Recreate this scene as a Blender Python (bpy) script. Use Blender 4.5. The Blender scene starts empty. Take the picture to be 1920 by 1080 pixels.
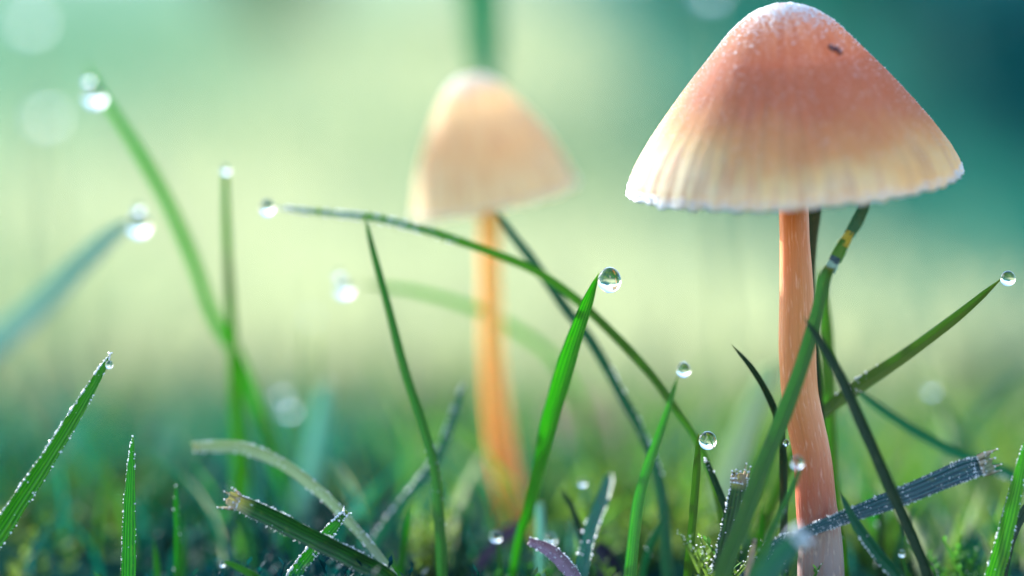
import bpy, math, random
import numpy as np
from mathutils import Vector, noise as mnoise

# ------------------------------------------------------------------ camera, world, sun, exposure
# one Blender unit is one centimetre: this is a macro photograph of a patch of lawn
sc = bpy.context.scene
col = sc.collection
sc.unit_settings.system = 'METRIC'
sc.unit_settings.scale_length = 0.01

F_PX = 4585.0                 # focal length in pixels of the 1920 px wide photograph
PITCH = math.radians(1.25)
CAM = Vector((0.0, 0.0, 1.64))
FOCUS = 16.0
cam_data = bpy.data.cameras.new('camera')
cam_data.sensor_width = 36.0
cam_data.lens = 36.0 * F_PX / 1920.0
cam_data.clip_start = 0.1
cam_data.clip_end = 20000.0
cam_data.dof.use_dof = True
cam_data.dof.focus_distance = FOCUS
cam_data.dof.aperture_fstop = 0.088
cam_data.dof.aperture_blades = 0
cam = bpy.data.objects.new('camera', cam_data)
col.objects.link(cam)
cam.location = CAM
cam.rotation_euler = (math.pi / 2 + PITCH, 0, 0)
sc.camera = cam

SUN_AZ = math.radians(40.0)    # from +Y (away from the lens) towards -X
SUN_EL = math.radians(26.0)
world = bpy.data.worlds.new('World')
sc.world = world
world.use_nodes = True
wn = world.node_tree
sky = wn.nodes.new('ShaderNodeTexSky')
sky.sky_type = 'NISHITA'
sky.sun_disc = False
sky.sun_elevation = SUN_EL
sky.sun_rotation = -SUN_AZ
sky.ozone_density = 2.5
sky.dust_density = 0.6
wn.links.new(sky.outputs[0], wn.nodes['Background'].inputs[0])
wn.nodes['Background'].inputs[1].default_value = 0.15

sun_data = bpy.data.lights.new('sun', 'SUN')
sun_data.energy = 5.0
sun_data.angle = math.radians(0.6)
sun_data.color = (1.0, 0.96, 0.89)
sun = bpy.data.objects.new('sun', sun_data)
col.objects.link(sun)
S = Vector((-math.sin(SUN_AZ) * math.cos(SUN_EL), math.cos(SUN_AZ) * math.cos(SUN_EL), math.sin(SUN_EL)))
sun.rotation_euler = (-S).to_track_quat('-Z', 'Y').to_euler()
sun.location = S * 60

sc.view_settings.view_transform = 'Standard'
sc.view_settings.look = 'None'
sc.view_settings.exposure = 2.05
sc.view_settings.gamma = 1.0
sc.cycles.sample_clamp_indirect = 12.0
sc.cycles.max_bounces = 12
sc.cycles.transmission_bounces = 8
sc.cycles.diffuse_bounces = 5

rnd = random.Random(7)
rng = np.random.default_rng(11)

# ------------------------------------------------------------------ helpers
FWD = Vector((0, math.cos(PITCH), math.sin(PITCH)))
UP = Vector((0, -math.sin(PITCH), math.cos(PITCH)))
RIGHT = Vector((1, 0, 0))

def at(px, py, d):
    return CAM + d * (FWD + RIGHT * ((px - 960) / F_PX) + UP * ((540 - py) / F_PX))

def hnoise(x, y):
    return (mnoise.noise(Vector((x * 0.55, y * 0.55, 3.1))) * 0.16
            + mnoise.noise(Vector((x * 1.7, y * 1.7, 9.0))) * 0.05)

def ground_z(x, y):
    z = hnoise(x, y) if y < 120 else 0.0
    if y < 19:
        k = min(1.0, max(0.0, (19.0 - y) / 3.5))
        z -= 0.32 * k * k * (3 - 2 * k)
    if y > 12:
        t = y - 70.0
        bank = 0.5 * (t + math.sqrt(t * t + 900.0)) * 0.17
        bank0 = 0.5 * (-58 + math.sqrt(58 * 58 + 900.0)) * 0.17
        z += bank - bank0
    if y > 120:
        z += mnoise.noise(Vector((x * 0.01, y * 0.01, 1.0))) * min(8.0, (y - 120) * 0.02)
    return z

def tag(o, label=None, cat=None, group=None, kind=None):
    if label: o['label'] = label
    if cat: o['category'] = cat
    if group: o['group'] = group
    if kind: o['kind'] = kind
    return o

def link(name, mesh, parent=None, loc=None):
    o = bpy.data.objects.new(name, mesh)
    col.objects.link(o)
    if loc is not None: o.location = loc
    if parent is not None: o.parent = parent
    return o

def mesh_from(name, verts, faces, mat, uvs=None, smooth=True):
    me = bpy.data.meshes.new(name)
    me.from_pydata([tuple(v) for v in verts], [], [tuple(f) for f in faces])
    if smooth:
        me.polygons.foreach_set('use_smooth', np.ones(len(me.polygons), dtype=bool))
    if uvs is not None:
        lay = me.uv_layers.new(name='UVMap')
        idx = np.empty(len(me.loops), dtype=np.int32)
        me.loops.foreach_get('vertex_index', idx)
        lay.data.foreach_set('uv', np.asarray(uvs, dtype=np.float32)[idx].ravel())
    me.materials.append(mat)
    me.update()
    return me

def np_mesh(name, verts, faces, mat, smooth=False, tint=None):
    """verts (N,3); faces (M,k) array with one k"""
    me = bpy.data.meshes.new(name)
    n, m, k = len(verts), len(faces), faces.shape[1]
    me.vertices.add(n)
    me.vertices.foreach_set('co', np.asarray(verts, np.float32).ravel())
    me.loops.add(m * k)
    me.loops.foreach_set('vertex_index', faces.astype(np.int32).ravel())
    me.polygons.add(m)
    me.polygons.foreach_set('loop_start', np.arange(0, m * k, k, dtype=np.int32))
    if smooth:
        me.polygons.foreach_set('use_smooth', np.ones(m, dtype=bool))
    me.update(calc_edges=True)
    me.validate()
    if tint is not None:
        a = me.attributes.new('tint', 'FLOAT_COLOR', 'POINT')
        rgba = np.ones((n, 4), np.float32)
        rgba[:, :3] = tint
        a.data.foreach_set('color', rgba.ravel())
    me.materials.append(mat)
    return me

# ------------------------------------------------------------------ materials
def new_mat(name):
    m = bpy.data.materials.new(name)
    m.use_nodes = True
    nt = m.node_tree
    p = nt.nodes['Principled BSDF']
    out = nt.nodes['Material Output']
    return m, nt, p, out

def N(nt, kind, **kw):
    n = nt.nodes.new(kind)
    for k, v in kw.items():
        setattr(n, k, v)
    return n

def ramp(nt, stops, interp='LINEAR'):
    r = nt.nodes.new('ShaderNodeValToRGB')
    e = r.color_ramp.elements
    r.color_ramp.interpolation = interp
    while len(e) < len(stops): e.new(0.5)
    for i, (pos, c) in enumerate(stops):
        e[i].position = pos
        e[i].color = (*c, 1.0)
    return r

def mix_col(nt, a, b, fac, blend='MIX'):
    m = N(nt, 'ShaderNodeMix', data_type='RGBA', blend_type=blend)
    for sock, v in ((m.inputs['Factor'], fac), (m.inputs['A'], a), (m.inputs['B'], b)):
        if hasattr(v, 'is_linked'): nt.links.new(v, sock)
        elif isinstance(v, (int, float)): sock.default_value = v
        else: sock.default_value = (*v, 1.0)
    return m.outputs['Result']

def math_n(nt, op, a, b=None, clamp=False):
    m = N(nt, 'ShaderNodeMath', operation=op, use_clamp=clamp)
    for i, v in enumerate((a, b)):
        if v is None: continue
        if hasattr(v, 'is_linked'): nt.links.new(v, m.inputs[i])
        else: m.inputs[i].default_value = v
    return m.outputs[0]

def with_translucent(nt, p, out, color, fac, tcol_gain=None):
    t = N(nt, 'ShaderNodeBsdfTranslucent')
    if tcol_gain is not None:
        g = N(nt, 'ShaderNodeMix', data_type='RGBA', blend_type='MULTIPLY')
        g.inputs['Factor'].default_value = 1.0
        nt.links.new(color, g.inputs['A'])
        g.inputs['B'].default_value = (*tcol_gain, 1.0)
        color = g.outputs['Result']
    nt.links.new(color, t.inputs['Color'])
    mx = N(nt, 'ShaderNodeMixShader')
    mx.inputs[0].default_value = fac
    nt.links.new(p.outputs[0], mx.inputs[1])
    nt.links.new(t.outputs[0], mx.inputs[2])
    nt.links.new(mx.outputs[0], out.inputs['Surface'])

def grass_mat(name, base, vein, dry_or_sunlit=None, trans=0.45, stripes=5.0, rough=0.42, tgain=(1.3, 1.7, 0.85)):
    m, nt, p, out = new_mat(name)
    uv = N(nt, 'ShaderNodeUVMap')
    sep = N(nt, 'ShaderNodeSeparateXYZ')
    nt.links.new(uv.outputs[0], sep.inputs[0])
    s = math_n(nt, 'SINE', math_n(nt, 'MULTIPLY', sep.outputs[0], stripes * 2 * math.pi))
    s = math_n(nt, 'MULTIPLY_ADD', s, 0.5); s.node.inputs[2].default_value = 0.5
    nz = N(nt, 'ShaderNodeTexNoise')
    nz.inputs['Scale'].default_value = 1.0
    mp = N(nt, 'ShaderNodeMapping')
    mp.inputs['Scale'].default_value = (9.0, 14.0, 1.0)
    nt.links.new(uv.outputs[0], mp.inputs[0]); nt.links.new(mp.outputs[0], nz.inputs['Vector'])
    oi = N(nt, 'ShaderNodeObjectInfo')
    c = mix_col(nt, base, vein, math_n(nt, 'MULTIPLY', s, 0.95))
    spot = N(nt, 'ShaderNodeTexNoise'); spot.inputs['Scale'].default_value = 1.0; spot.inputs['Detail'].default_value = 4
    mps = N(nt, 'ShaderNodeMapping'); mps.inputs['Scale'].default_value = (3.0, 22.0, 1.0)
    nt.links.new(uv.outputs[0], mps.inputs[0]); nt.links.new(mps.outputs[0], spot.inputs['Vector'])
    c = mix_col(nt, c, (0.22, 0.22, 0.03), math_n(nt, 'MULTIPLY', math_n(nt, 'SUBTRACT', spot.outputs[0], 0.56, clamp=True), 2.2))
    c = mix_col(nt, (0.26, 0.24, 0.05), c, math_n(nt, 'MULTIPLY_ADD', sep.outputs[1], 14.0, clamp=True))
    c.node.inputs['Factor'].links[0].from_node.inputs[2].default_value = 0.25
    c = mix_col(nt, c, tuple(min(1, x * 1.5 + 0.01) for x in base), math_n(nt, 'MULTIPLY', nz.outputs[0], 0.4))
    hs = N(nt, 'ShaderNodeHueSaturation')
    nt.links.new(c, hs.inputs['Color'])
    nt.links.new(math_n(nt, 'ADD', math_n(nt, 'MULTIPLY', oi.outputs['Random'], 0.04), 0.48), hs.inputs['Hue'])
    nt.links.new(math_n(nt, 'ADD', math_n(nt, 'MULTIPLY', oi.outputs['Random'], 0.35), 0.85), hs.inputs['Value'])
    c = hs.outputs[0]
    if dry_or_sunlit is not None:
        c = mix_col(nt, dry_or_sunlit, c, math_n(nt, 'MULTIPLY', sep.outputs[1], 9.0, clamp=True))
    nt.links.new(c, p.inputs['Base Color'])
    p.inputs['Roughness'].default_value = rough
    p.inputs['Specular IOR Level'].default_value = 0.5
    b = N(nt, 'ShaderNodeBump')
    b.inputs['Strength'].default_value = 0.5
    b.inputs['Distance'].default_value = 0.01
    nt.links.new(s, b.inputs['Height'])
    nt.links.new(b.outputs[0], p.inputs['Normal'])
    with_translucent(nt, p, out, c, trans, tgain)
    return m

M = {}
M['green'] = grass_mat('grass_green', (0.055, 0.22, 0.02), (0.005, 0.065, 0.016))
M['fresh'] = grass_mat('grass_fresh_green', (0.115, 0.28, 0.020), (0.006, 0.10, 0.016), trans=0.5)
M['dark'] = grass_mat('grass_dark_green', (0.008, 0.050, 0.016), (0.004, 0.024, 0.014), trans=0.28)
M['olive'] = grass_mat('grass_olive', (0.10, 0.21, 0.016), (0.025, 0.10, 0.012))
M['teal'] = grass_mat('grass_blue_green', (0.012, 0.15, 0.075), (0.005, 0.075, 0.05), trans=0.35)
M['blue'] = grass_mat('grass_frosted_blue', (0.020, 0.085, 0.095), (0.003, 0.016, 0.032), trans=0.15)
M['pale'] = grass_mat('grass_pale', (0.36, 0.42, 0.27), (0.26, 0.34, 0.2), trans=0.4, tgain=(1.0, 1.05, 0.9))
M['greyblue'] = grass_mat('grass_grey_blue', (0.26, 0.44, 0.40), (0.2, 0.38, 0.35), trans=0.5, tgain=(1.1, 1.3, 1.25))
M['mint'] = grass_mat('grass_mint', (0.03, 0.20, 0.09), (0.02, 0.15, 0.07))
M['dryish'] = grass_mat('grass_browned', (0.025, 0.10, 0.022), (0.007, 0.04, 0.012), dry_or_sunlit=(0.40, 0.31, 0.21))

def simple_mat(name, base, rough=0.5, trans=0.0, noise_amt=0.3, scale=20.0, spec=0.4, tgain=(1, 1, 1)):
    m, nt, p, out = new_mat(name)
    tc = N(nt, 'ShaderNodeTexCoord')
    nz = N(nt, 'ShaderNodeTexNoise')
    nz.inputs['Scale'].default_value = scale
    nz.inputs['Detail'].default_value = 4
    nt.links.new(tc.outputs['Object'], nz.inputs['Vector'])
    c = mix_col(nt, tuple(x * (1 - noise_amt) for x in base), tuple(min(1, x * (1 + noise_amt)) for x in base), nz.outputs[0])
    nt.links.new(c, p.inputs['Base Color'])
    p.inputs['Roughness'].default_value = rough
    p.inputs['Specular IOR Level'].default_value = spec
    b = N(nt, 'ShaderNodeBump'); b.inputs['Strength'].default_value = 0.3; b.inputs['Distance'].default_value = 0.02
    nt.links.new(nz.outputs[0], b.inputs['Height']); nt.links.new(b.outputs[0], p.inputs['Normal'])
    if trans > 0:
        with_translucent(nt, p, out, c, trans, tgain)
    return m

M['frost'] = simple_mat('frost_crystal', (0.9, 0.92, 0.95), 0.25, 0.45, 0.04, spec=0.8)
M['straw'] = simple_mat('dry_straw', (0.46, 0.37, 0.26), 0.6, 0.35, 0.35)
M['node'] = simple_mat('stem_node', (0.42, 0.36, 0.04), 0.5, 0.3, 0.35)
M['node_shadow'] = simple_mat('stem_painted_shadow', (0.015, 0.05, 0.07), 0.3, 0.0, 0.3)  # dark colour standing for a shadow on the stalk
M['node_highlight'] = simple_mat('stem_painted_highlight', (0.25, 0.42, 0.36), 0.4, 0.3, 0.3)  # pale colour standing for a highlight on the stalk
M['purple'] = simple_mat('withered_purple', (0.05, 0.02, 0.045), 0.55, 0.1, 0.5)
M['inky'] = simple_mat('rotten_leaf_inky', (0.012, 0.008, 0.03), 0.45, 0.0, 0.5)
M['lilac'] = simple_mat('withered_lilac', (0.3, 0.2, 0.26), 0.5, 0.4, 0.4)
M['beige'] = simple_mat('dead_leaf_beige', (0.5, 0.4, 0.31), 0.7, 0.3, 0.2)
M['speck'] = simple_mat('dark_speck', (0.012, 0.008, 0.03), 0.4, 0.0, 0.2)

m, nt, p, out = new_mat('dew_water')
p.inputs['Base Color'].default_value = (1, 1, 1, 1)
p.inputs['Transmission Weight'].default_value = 1.0
p.inputs['IOR'].default_value = 1.333
p.inputs['Roughness'].default_value = 0.02
M['water'] = m

def tint_mat(name, trans, rough=0.5, tgain=(1.5, 1.7, 0.9)):
    m, nt, p, out = new_mat(name)
    a = N(nt, 'ShaderNodeAttribute', attribute_name='tint')
    nt.links.new(a.outputs['Color'], p.inputs['Base Color'])
    p.inputs['Roughness'].default_value = rough
    p.inputs['Specular IOR Level'].default_value = 0.08
    with_translucent(nt, p, out, a.outputs['Color'], trans, tgain)
    return m
M['tint_grass'] = tint_mat('meadow_grass', 0.45, 0.6, (1.1, 1.15, 0.95))
M['tint_moss'] = tint_mat('moss_leaf', 0.35, 0.75, (1.1, 1.25, 0.8))
M['tint_shrub'] = tint_mat('shrub_leaf', 0.2, 0.55, (1.1, 1.3, 0.9))

# ground: dark mossy soil near the lens, pale frosted meadow on the rising bank
m, nt, p, out = new_mat('ground_moss_and_meadow')
geo = N(nt, 'ShaderNodeNewGeometry')
sep = N(nt, 'ShaderNodeSeparateXYZ'); nt.links.new(geo.outputs['Position'], sep.inputs[0])
n1 = N(nt, 'ShaderNodeTexNoise'); n1.inputs['Scale'].default_value = 0.35; n1.inputs['Detail'].default_value = 5
n2 = N(nt, 'ShaderNodeTexNoise'); n2.inputs['Scale'].default_value = 4.0; n2.inputs['Detail'].default_value = 6
n3 = N(nt, 'ShaderNodeTexNoise'); n3.inputs['Scale'].default_value = 0.06; n3.inputs['Detail'].default_value = 2
for n in (n1, n2, n3): nt.links.new(geo.outputs['Position'], n.inputs['Vector'])
soil = ramp(nt, [(0.3, (0.003, 0.026, 0.032)), (0.5, (0.005, 0.055, 0.045)), (0.68, (0.04, 0.10, 0.025))])
nt.links.new(n1.outputs[0], soil.inputs[0])
fine = mix_col(nt, soil.outputs[0], (0.012, 0.02, 0.018), math_n(nt, 'MULTIPLY', n2.outputs[0], 0.6))
mead = ramp(nt, [(0.36, (0.07, 0.18, 0.11)), (0.47, (0.25, 0.31, 0.21)), (0.60, (0.40, 0.39, 0.28))])
nt.links.new(n3.outputs[0], mead.inputs[0])
far = N(nt, 'ShaderNodeMapRange'); far.inputs['From Min'].default_value = 28; far.inputs['From Max'].default_value = 62
nt.links.new(sep.outputs[1], far.inputs['Value'])
teal_side = N(nt, 'ShaderNodeMapRange'); teal_side.inputs['From Min'].default_value = 7; teal_side.inputs['From Max'].default_value = 19  # meadow colour turns teal towards +X
nt.links.new(math_n(nt, 'ADD', sep.outputs[0], math_n(nt, 'MULTIPLY', n3.outputs[0], 6.0)), teal_side.inputs['Value'])
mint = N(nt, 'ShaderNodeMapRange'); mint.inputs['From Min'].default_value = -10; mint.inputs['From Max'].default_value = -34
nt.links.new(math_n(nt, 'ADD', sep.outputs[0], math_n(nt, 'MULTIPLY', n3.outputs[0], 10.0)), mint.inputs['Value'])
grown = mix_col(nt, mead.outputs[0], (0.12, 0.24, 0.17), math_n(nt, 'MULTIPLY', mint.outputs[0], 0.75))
meadow = mix_col(nt, grown, (0.020, 0.105, 0.095), teal_side.outputs[0])
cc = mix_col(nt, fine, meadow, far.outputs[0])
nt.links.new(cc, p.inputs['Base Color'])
p.inputs['Roughness'].default_value = 0.95
p.inputs['Specular IOR Level'].default_value = 0.0
b = N(nt, 'ShaderNodeBump'); b.inputs['Strength'].default_value = 0.6; b.inputs['Distance'].default_value = 0.08
nt.links.new(n2.outputs[0], b.inputs['Height']); nt.links.new(b.outputs[0], p.inputs['Normal'])
M['ground'] = m

# ------------------------------------------------------------------ ground sheet (one mesh, finer near the lens)
ys = list(np.arange(-30, 4, 4.0)) + list(np.arange(4, 40, 0.5)) + list(np.arange(40, 120, 3.0)) + list(np.geomspace(120, 9000, 50))
verts, faces = [], []
NX = 120
for y in ys:
    half = max(16.0, abs(y) * 0.62 + 8)
    for i in range(NX + 1):
        x = half * (2 * i / NX - 1)
        verts.append((x, y, ground_z(x, y)))
for j in range(len(ys) - 1):
    for i in range(NX):
        a = j * (NX + 1) + i
        faces.append((a, a + 1, a + NX + 2, a + NX + 1))
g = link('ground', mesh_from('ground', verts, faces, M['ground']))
tag(g, 'mossy lawn floor rising into a pale frosted meadow bank', None, None, 'structure')

# ------------------------------------------------------------------ moss (stuff)
def moss_leaves(sprigs, leaf, n_leaf):
    """sprigs: list of (x,y,z,h,lx,ly,tint); every sprig is a stalk ringed with small pointed leaves"""
    V, T = [], []
    for (x, y, z, h, lx, ly, tint) in sprigs:
        k = n_leaf
        t = (np.arange(k) + 0.5) / k
        ang = np.arange(k) * 2.4 + rng.random() * 6
        cx, cy, cz = x + lx * t * t * h, y + ly * t * t * h, z + h * t
        L = leaf * (1.15 - 0.75 * t) * (0.8 + 0.4 * rng.random(k)) * (h / 0.4) ** 0.5
        up = 0.25 + 0.9 * t
        dx, dy = np.cos(ang), np.sin(ang)
        wx, wy = -dy, dx
        w = L * 0.26
        P0 = np.stack([cx, cy, cz], 1)
        P1 = np.stack([cx + dx * L * .5 + wx * w, cy + dy * L * .5 + wy * w, cz + up * L * .5], 1)
        P2 = np.stack([cx + dx * L, cy + dy * L, cz + up * L * 0.9], 1)
        P3 = np.stack([cx + dx * L * .5 - wx * w, cy + dy * L * .5 - wy * w, cz + up * L * .5], 1)
        V.append(np.stack([P0, P1, P2, P3], 1).reshape(-1, 3))
        c = np.asarray(tint)[None, :] * (0.6 + 0.7 * rng.random((k, 1)))
        T.append(np.repeat(c, 4, axis=0))
        # the stalk: crossed slivers following the lean
        for (ax, ay) in ((0.012, 0), (0, 0.012)):
            for t0, t1 in ((0, .5), (.5, 1)):
                a0 = np.array([x + lx * t0 * t0 * h, y + ly * t0 * t0 * h, z + h * t0]); a1 = np.array([x + lx * t1 * t1 * h, y + ly * t1 * t1 * h, z + h * t1])
                off = np.array([ax, ay, 0])
                V.append(np.array([a0 - off, a0 + off, a1 + off * .5, a1 - off * .5]))
                T.append(np.repeat(np.asarray(tint)[None] * 0.8, 4, axis=0))
    V = np.concatenate(V); T = np.concatenate(T)
    F = np.arange(len(V)).reshape(-1, 4)
    return V, F, T

MOSS_TINTS = [(0.022, 0.10, 0.026), (0.07, 0.15, 0.022), (0.004, 0.065, 0.055), (0.002, 0.042, 0.056), (0.17, 0.24, 0.045)]
sprigs = []
tries = 0
while len(sprigs) < 5200 and tries < 60000:
    tries += 1
    y = 13.6 + 34 * rnd.random() ** 1.6
    x = (rnd.random() * 2 - 1) * (y * 0.24 + 1.0)
    dens = mnoise.noise(Vector((x * 0.5, y * 0.35, 5.0)))
    if rnd.random() > 0.55 + dens: continue
    nz = mnoise.noise(Vector((x * 0.4, y * 0.3, 20.0))) + 0.25 * (rnd.random() - .5) + 0.07 * max(-2.5, min(2.5, x + 0.3))
    ti = MOSS_TINTS[4] if nz > 0.36 else MOSS_TINTS[1] if nz > 0.16 else MOSS_TINTS[0] if nz > -0.05 else MOSS_TINTS[2] if nz > -0.25 else MOSS_TINTS[3]
    h = (0.22 + 0.38 * rnd.random()) * (0.75 + 0.9 * max(0, dens + 0.2))
    if y < 17.5:
        h *= 0.6
        if rnd.random() < 0.5: continue
    sprigs.append((x, y, ground_z(x, y) - 0.04, h, rnd.uniform(-.6, .6), rnd.uniform(-.6, .6), ti))
V, Fc, T = moss_leaves(sprigs, 0.13, 16)
o = link('moss', np_mesh('moss', V, Fc, M['tint_moss'], tint=T))
tag(o, 'low green moss carpet covering the ground between grass blades', 'moss', None, 'stuff')

# ------------------------------------------------------------------ lawn and meadow grass (stuff)
def blades_mesh(specs, rows=6):
    n = len(specs)
    A = np.array([s[:9] for s in specs], np.float64)   # x y z h w leanx leany yaw bend
    tint = np.array([s[9] for s in specs])
    t = np.linspace(0, 1, rows)[None, :]
    x = A[:, 0:1] + A[:, 5:6] * A[:, 3:4] * t ** (1 + A[:, 8:9])
    y = A[:, 1:2] + A[:, 6:7] * A[:, 3:4] * t ** (1 + A[:, 8:9])
    z = A[:, 2:3] + A[:, 3:4] * (t - 0.25 * (A[:, 5:6] ** 2 + A[:, 6:7] ** 2) * t ** 2)
    w = A[:, 4:5] * np.clip(1.0 - t ** 2.2, 0.05, 1) * 0.5
    cx, sx = np.cos(A[:, 7:8]), np.sin(A[:, 7:8])
    Lf = np.stack([x - cx * w, y - sx * w, z], -1)
    Md = np.stack([x - sx * w * 0.45, y + cx * w * 0.45, z], -1)
    Rt = np.stack([x + cx * w, y + sx * w, z], -1)
    V = np.stack([Lf, Md, Rt], 2).reshape(-1, 3)
    fs = []
    for i in range(rows - 1):
        for c in (0, 1):
            a = i * 3 + c
            fs.append((a, a + 1, a + 4, a + 3))
    fs = np.array(fs)
    F = (np.arange(n)[:, None, None] * rows * 3 + fs[None]).reshape(-1, 4)
    T = np.repeat(tint, rows * 3, axis=0)
    return V, F, T

G_TINT = [(0.015, 0.10, 0.03), (0.04, 0.15, 0.018), (0.10, 0.19, 0.03), (0.003, 0.105, 0.07), (0.22, 0.26, 0.17), (0.015, 0.12, 0.11)]
specs = []
for _ in range(1900):                                     # short lawn just behind the mushrooms
    y = 17.6 + 30 * rnd.random() ** 1.35
    x = (rnd.random() * 2 - 1) * (y * 0.30 + 0.8)
    h = rnd.uniform(0.5, 1.25) * (1 + (y - 18) * 0.012)
    if rnd.random() < 0.08: h *= 1.6
    if y < 19.5: h *= 0.8
    ti = rnd.choices(G_TINT, (2, 1.2, .5, 5, .7, 4) if x < -1.2 else (2, 4, 5, 1.5, 2.5, 1))[0]
    if y > 27 and abs(x) < 6 and rnd.random() < (y - 27) / 16:
        h *= 0.7
        ti = rnd.choice([(0.24, 0.265, 0.165), (0.17, 0.225, 0.12), (0.14, 0.2, 0.06), (0.22, 0.2, 0.14)])
    specs.append((x, y, ground_z(x, y) - .05, h, rnd.uniform(.03, .08), rnd.uniform(-.8, .8), rnd.uniform(-.4, .4), rnd.uniform(-1.2, 1.2), rnd.uniform(.3, 1.5), ti))
for _ in range(15000):                                    # meadow running up the bank
    y = 36 + 430 * rnd.random() ** 1.5
    x = (rnd.random() * 2 - 1) * (y * 0.40 + 5)
    h = rnd.uniform(1.0, 2.6) * (1 + y * 0.004)
    pal = mnoise.noise(Vector((x * 0.035, y * 0.02, 40.0))) + 0.35 * (rnd.random() - .5)
    side = x / (y * 0.21 + 1)                            # grass tint turns bluish green towards +X
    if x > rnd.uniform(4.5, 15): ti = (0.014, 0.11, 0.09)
    elif x < -rnd.uniform(12, 40): ti = (0.10, 0.20, 0.14)
    elif pal > -0.12: ti = (0.30, 0.325, 0.21)
    elif pal > -0.3: ti = (0.17, 0.225, 0.135)
    else: ti = (0.08, 0.15, 0.09)
    specs.append((x, y, ground_z(x, y) - .1, h, rnd.uniform(.12, .3) * (1 + y * .006), rnd.uniform(-.5, .5), rnd.uniform(-.5, .5), rnd.uniform(-1.3, 1.3), rnd.uniform(.3, 1.5), ti))
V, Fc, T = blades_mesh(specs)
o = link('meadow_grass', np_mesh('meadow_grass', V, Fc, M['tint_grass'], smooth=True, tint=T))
tag(o, 'soft mass of short grass running back up the bank', 'grass', None, 'stuff')

# ------------------------------------------------------------------ ribbons: single grass blades
def spline(pts, n):
    P = [pts[0] + (pts[0] - pts[1])] + list(pts) + [pts[-1] + (pts[-1] - pts[-2])]
    seg = len(pts) - 1
    res = []
    for i in range(n + 1):
        u = i / n * seg
        k = min(int(u), seg - 1); t = u - k
        a, b, c, d = P[k], P[k + 1], P[k + 2], P[k + 3]
        res.append(0.5 * ((2 * b) + (c - a) * t + (2 * a - 5 * b + 4 * c - d) * t * t + (3 * b - a - 3 * c + d) * t ** 3))
    return res

def lerp_list(vals, u):
    k = u * (len(vals) - 1)
    i = min(int(k), len(vals) - 2)
    return vals[i] + (vals[i + 1] - vals[i]) * (k - i)

class Ribbon:
    """a thin closed blade: a channelled upper face with ridges, an underside, pointed or blunt tip"""
    def __init__(self, pts, widths, roll=0.3, fold=0.16, ridges=3, cols=13, n=44, blunt=False, thick=0.10, ragged=0.0):
        self.C = spline(pts, n)
        self.n = n
        self.cols = cols
        self.rows = []
        V, UV = [], []
        for i, c in enumerate(self.C):
            u = i / n
            a = self.C[max(i - 1, 0)]; b = self.C[min(i + 1, n)]
            T = (b - a).normalized()
            view = (c - CAM).normalized()
            s = T.cross(view)
            s = s.normalized() if s.length > 1e-5 else Vector((1, 0, 0))
            nn = s.cross(T).normalized()
            if nn.dot(view) > 0: nn = -nn
            r = roll * (0.6 + 0.5 * math.sin(u * 2.3))
            s2 = s * math.cos(r) + nn * math.sin(r)
            n2 = nn * math.cos(r) - s * math.sin(r)
            w = lerp_list(widths, u) / max(0.5, math.cos(r))
            if not blunt: w *= min(1.0, 0.12 + (u * n / 3.0)) if u * n < 3 else 1.0
            w *= 1 + 0.03 * math.sin(u * 37 + c.x * 5)
            self.rows.append((c, s2, n2, T, w))
            top = []
            for j in range(cols):
                q = 2 * j / (cols - 1) - 1
                h = fold * (abs(q) ** 1.5) * w + 0.018 * w * math.cos(math.pi * 2 * ridges * (q + 1) / 2) * (1 - q * q)
                pos = c + s2 * (q * w / 2) + n2 * h
                if ragged and i == 0: pos = pos - T * ragged * (0.2 + 0.8 * abs(math.sin(q * 7.3 + c.x * 3)))
                top.append(pos)
            bot = [pp - n2 * (thick * w * (1 - 0.75 * (2 * j / (cols - 1) - 1) ** 2)) for j, pp in enumerate(top)]
            ring = top + bot[::-1]
            V += ring
            UV += [(j / (cols - 1), u) for j in range(cols)] + [(1 - j / (cols - 1), u) for j in range(cols)]
        k = 2 * cols
        Fs = []
        for i in range(n):
            for j in range(k):
                a, b2 = i * k + j, i * k + (j + 1) % k
                Fs.append((a, b2, b2 + k, a + k))
        Fs.append(tuple(range(k - 1, -1, -1)))
        Fs.append(tuple(n * k + j for j in range(k)))
        self.V, self.F, self.UV = V, Fs, UV
    def build(self, name, mat, parent=None, origin=None):
        org = origin if origin is not None else self.C[-1]
        me = mesh_from(name, [v - org for v in self.V], self.F, mat, self.UV)
        return link(name, me, parent, None if parent is not None else org), org
    def point(self, u, q, lift=0.0):
        k = min(max(u, 0), 1) * self.n
        i = min(int(k), self.n - 1); t = k - i
        c0, s0, n0, T0, w0 = self.rows[i]; c1, s1, n1, T1, w1 = self.rows[i + 1]
        c = c0.lerp(c1, t); w = w0 + (w1 - w0) * t
        return c + s0 * (q * w / 2) + n0 * (0.16 * abs(q) ** 1.5 * w + lift), s0, n0, T0, w

OCT_V = np.array([(1, 0, 0), (-1, 0, 0), (0, 1, 0), (0, -1, 0), (0, 0, 1), (0, 0, -1)], float)
OCT_F = np.array([(0, 2, 4), (2, 1, 4), (1, 3, 4), (3, 0, 4), (2, 0, 5), (1, 2, 5), (3, 1, 5), (0, 3, 5)])

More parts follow.
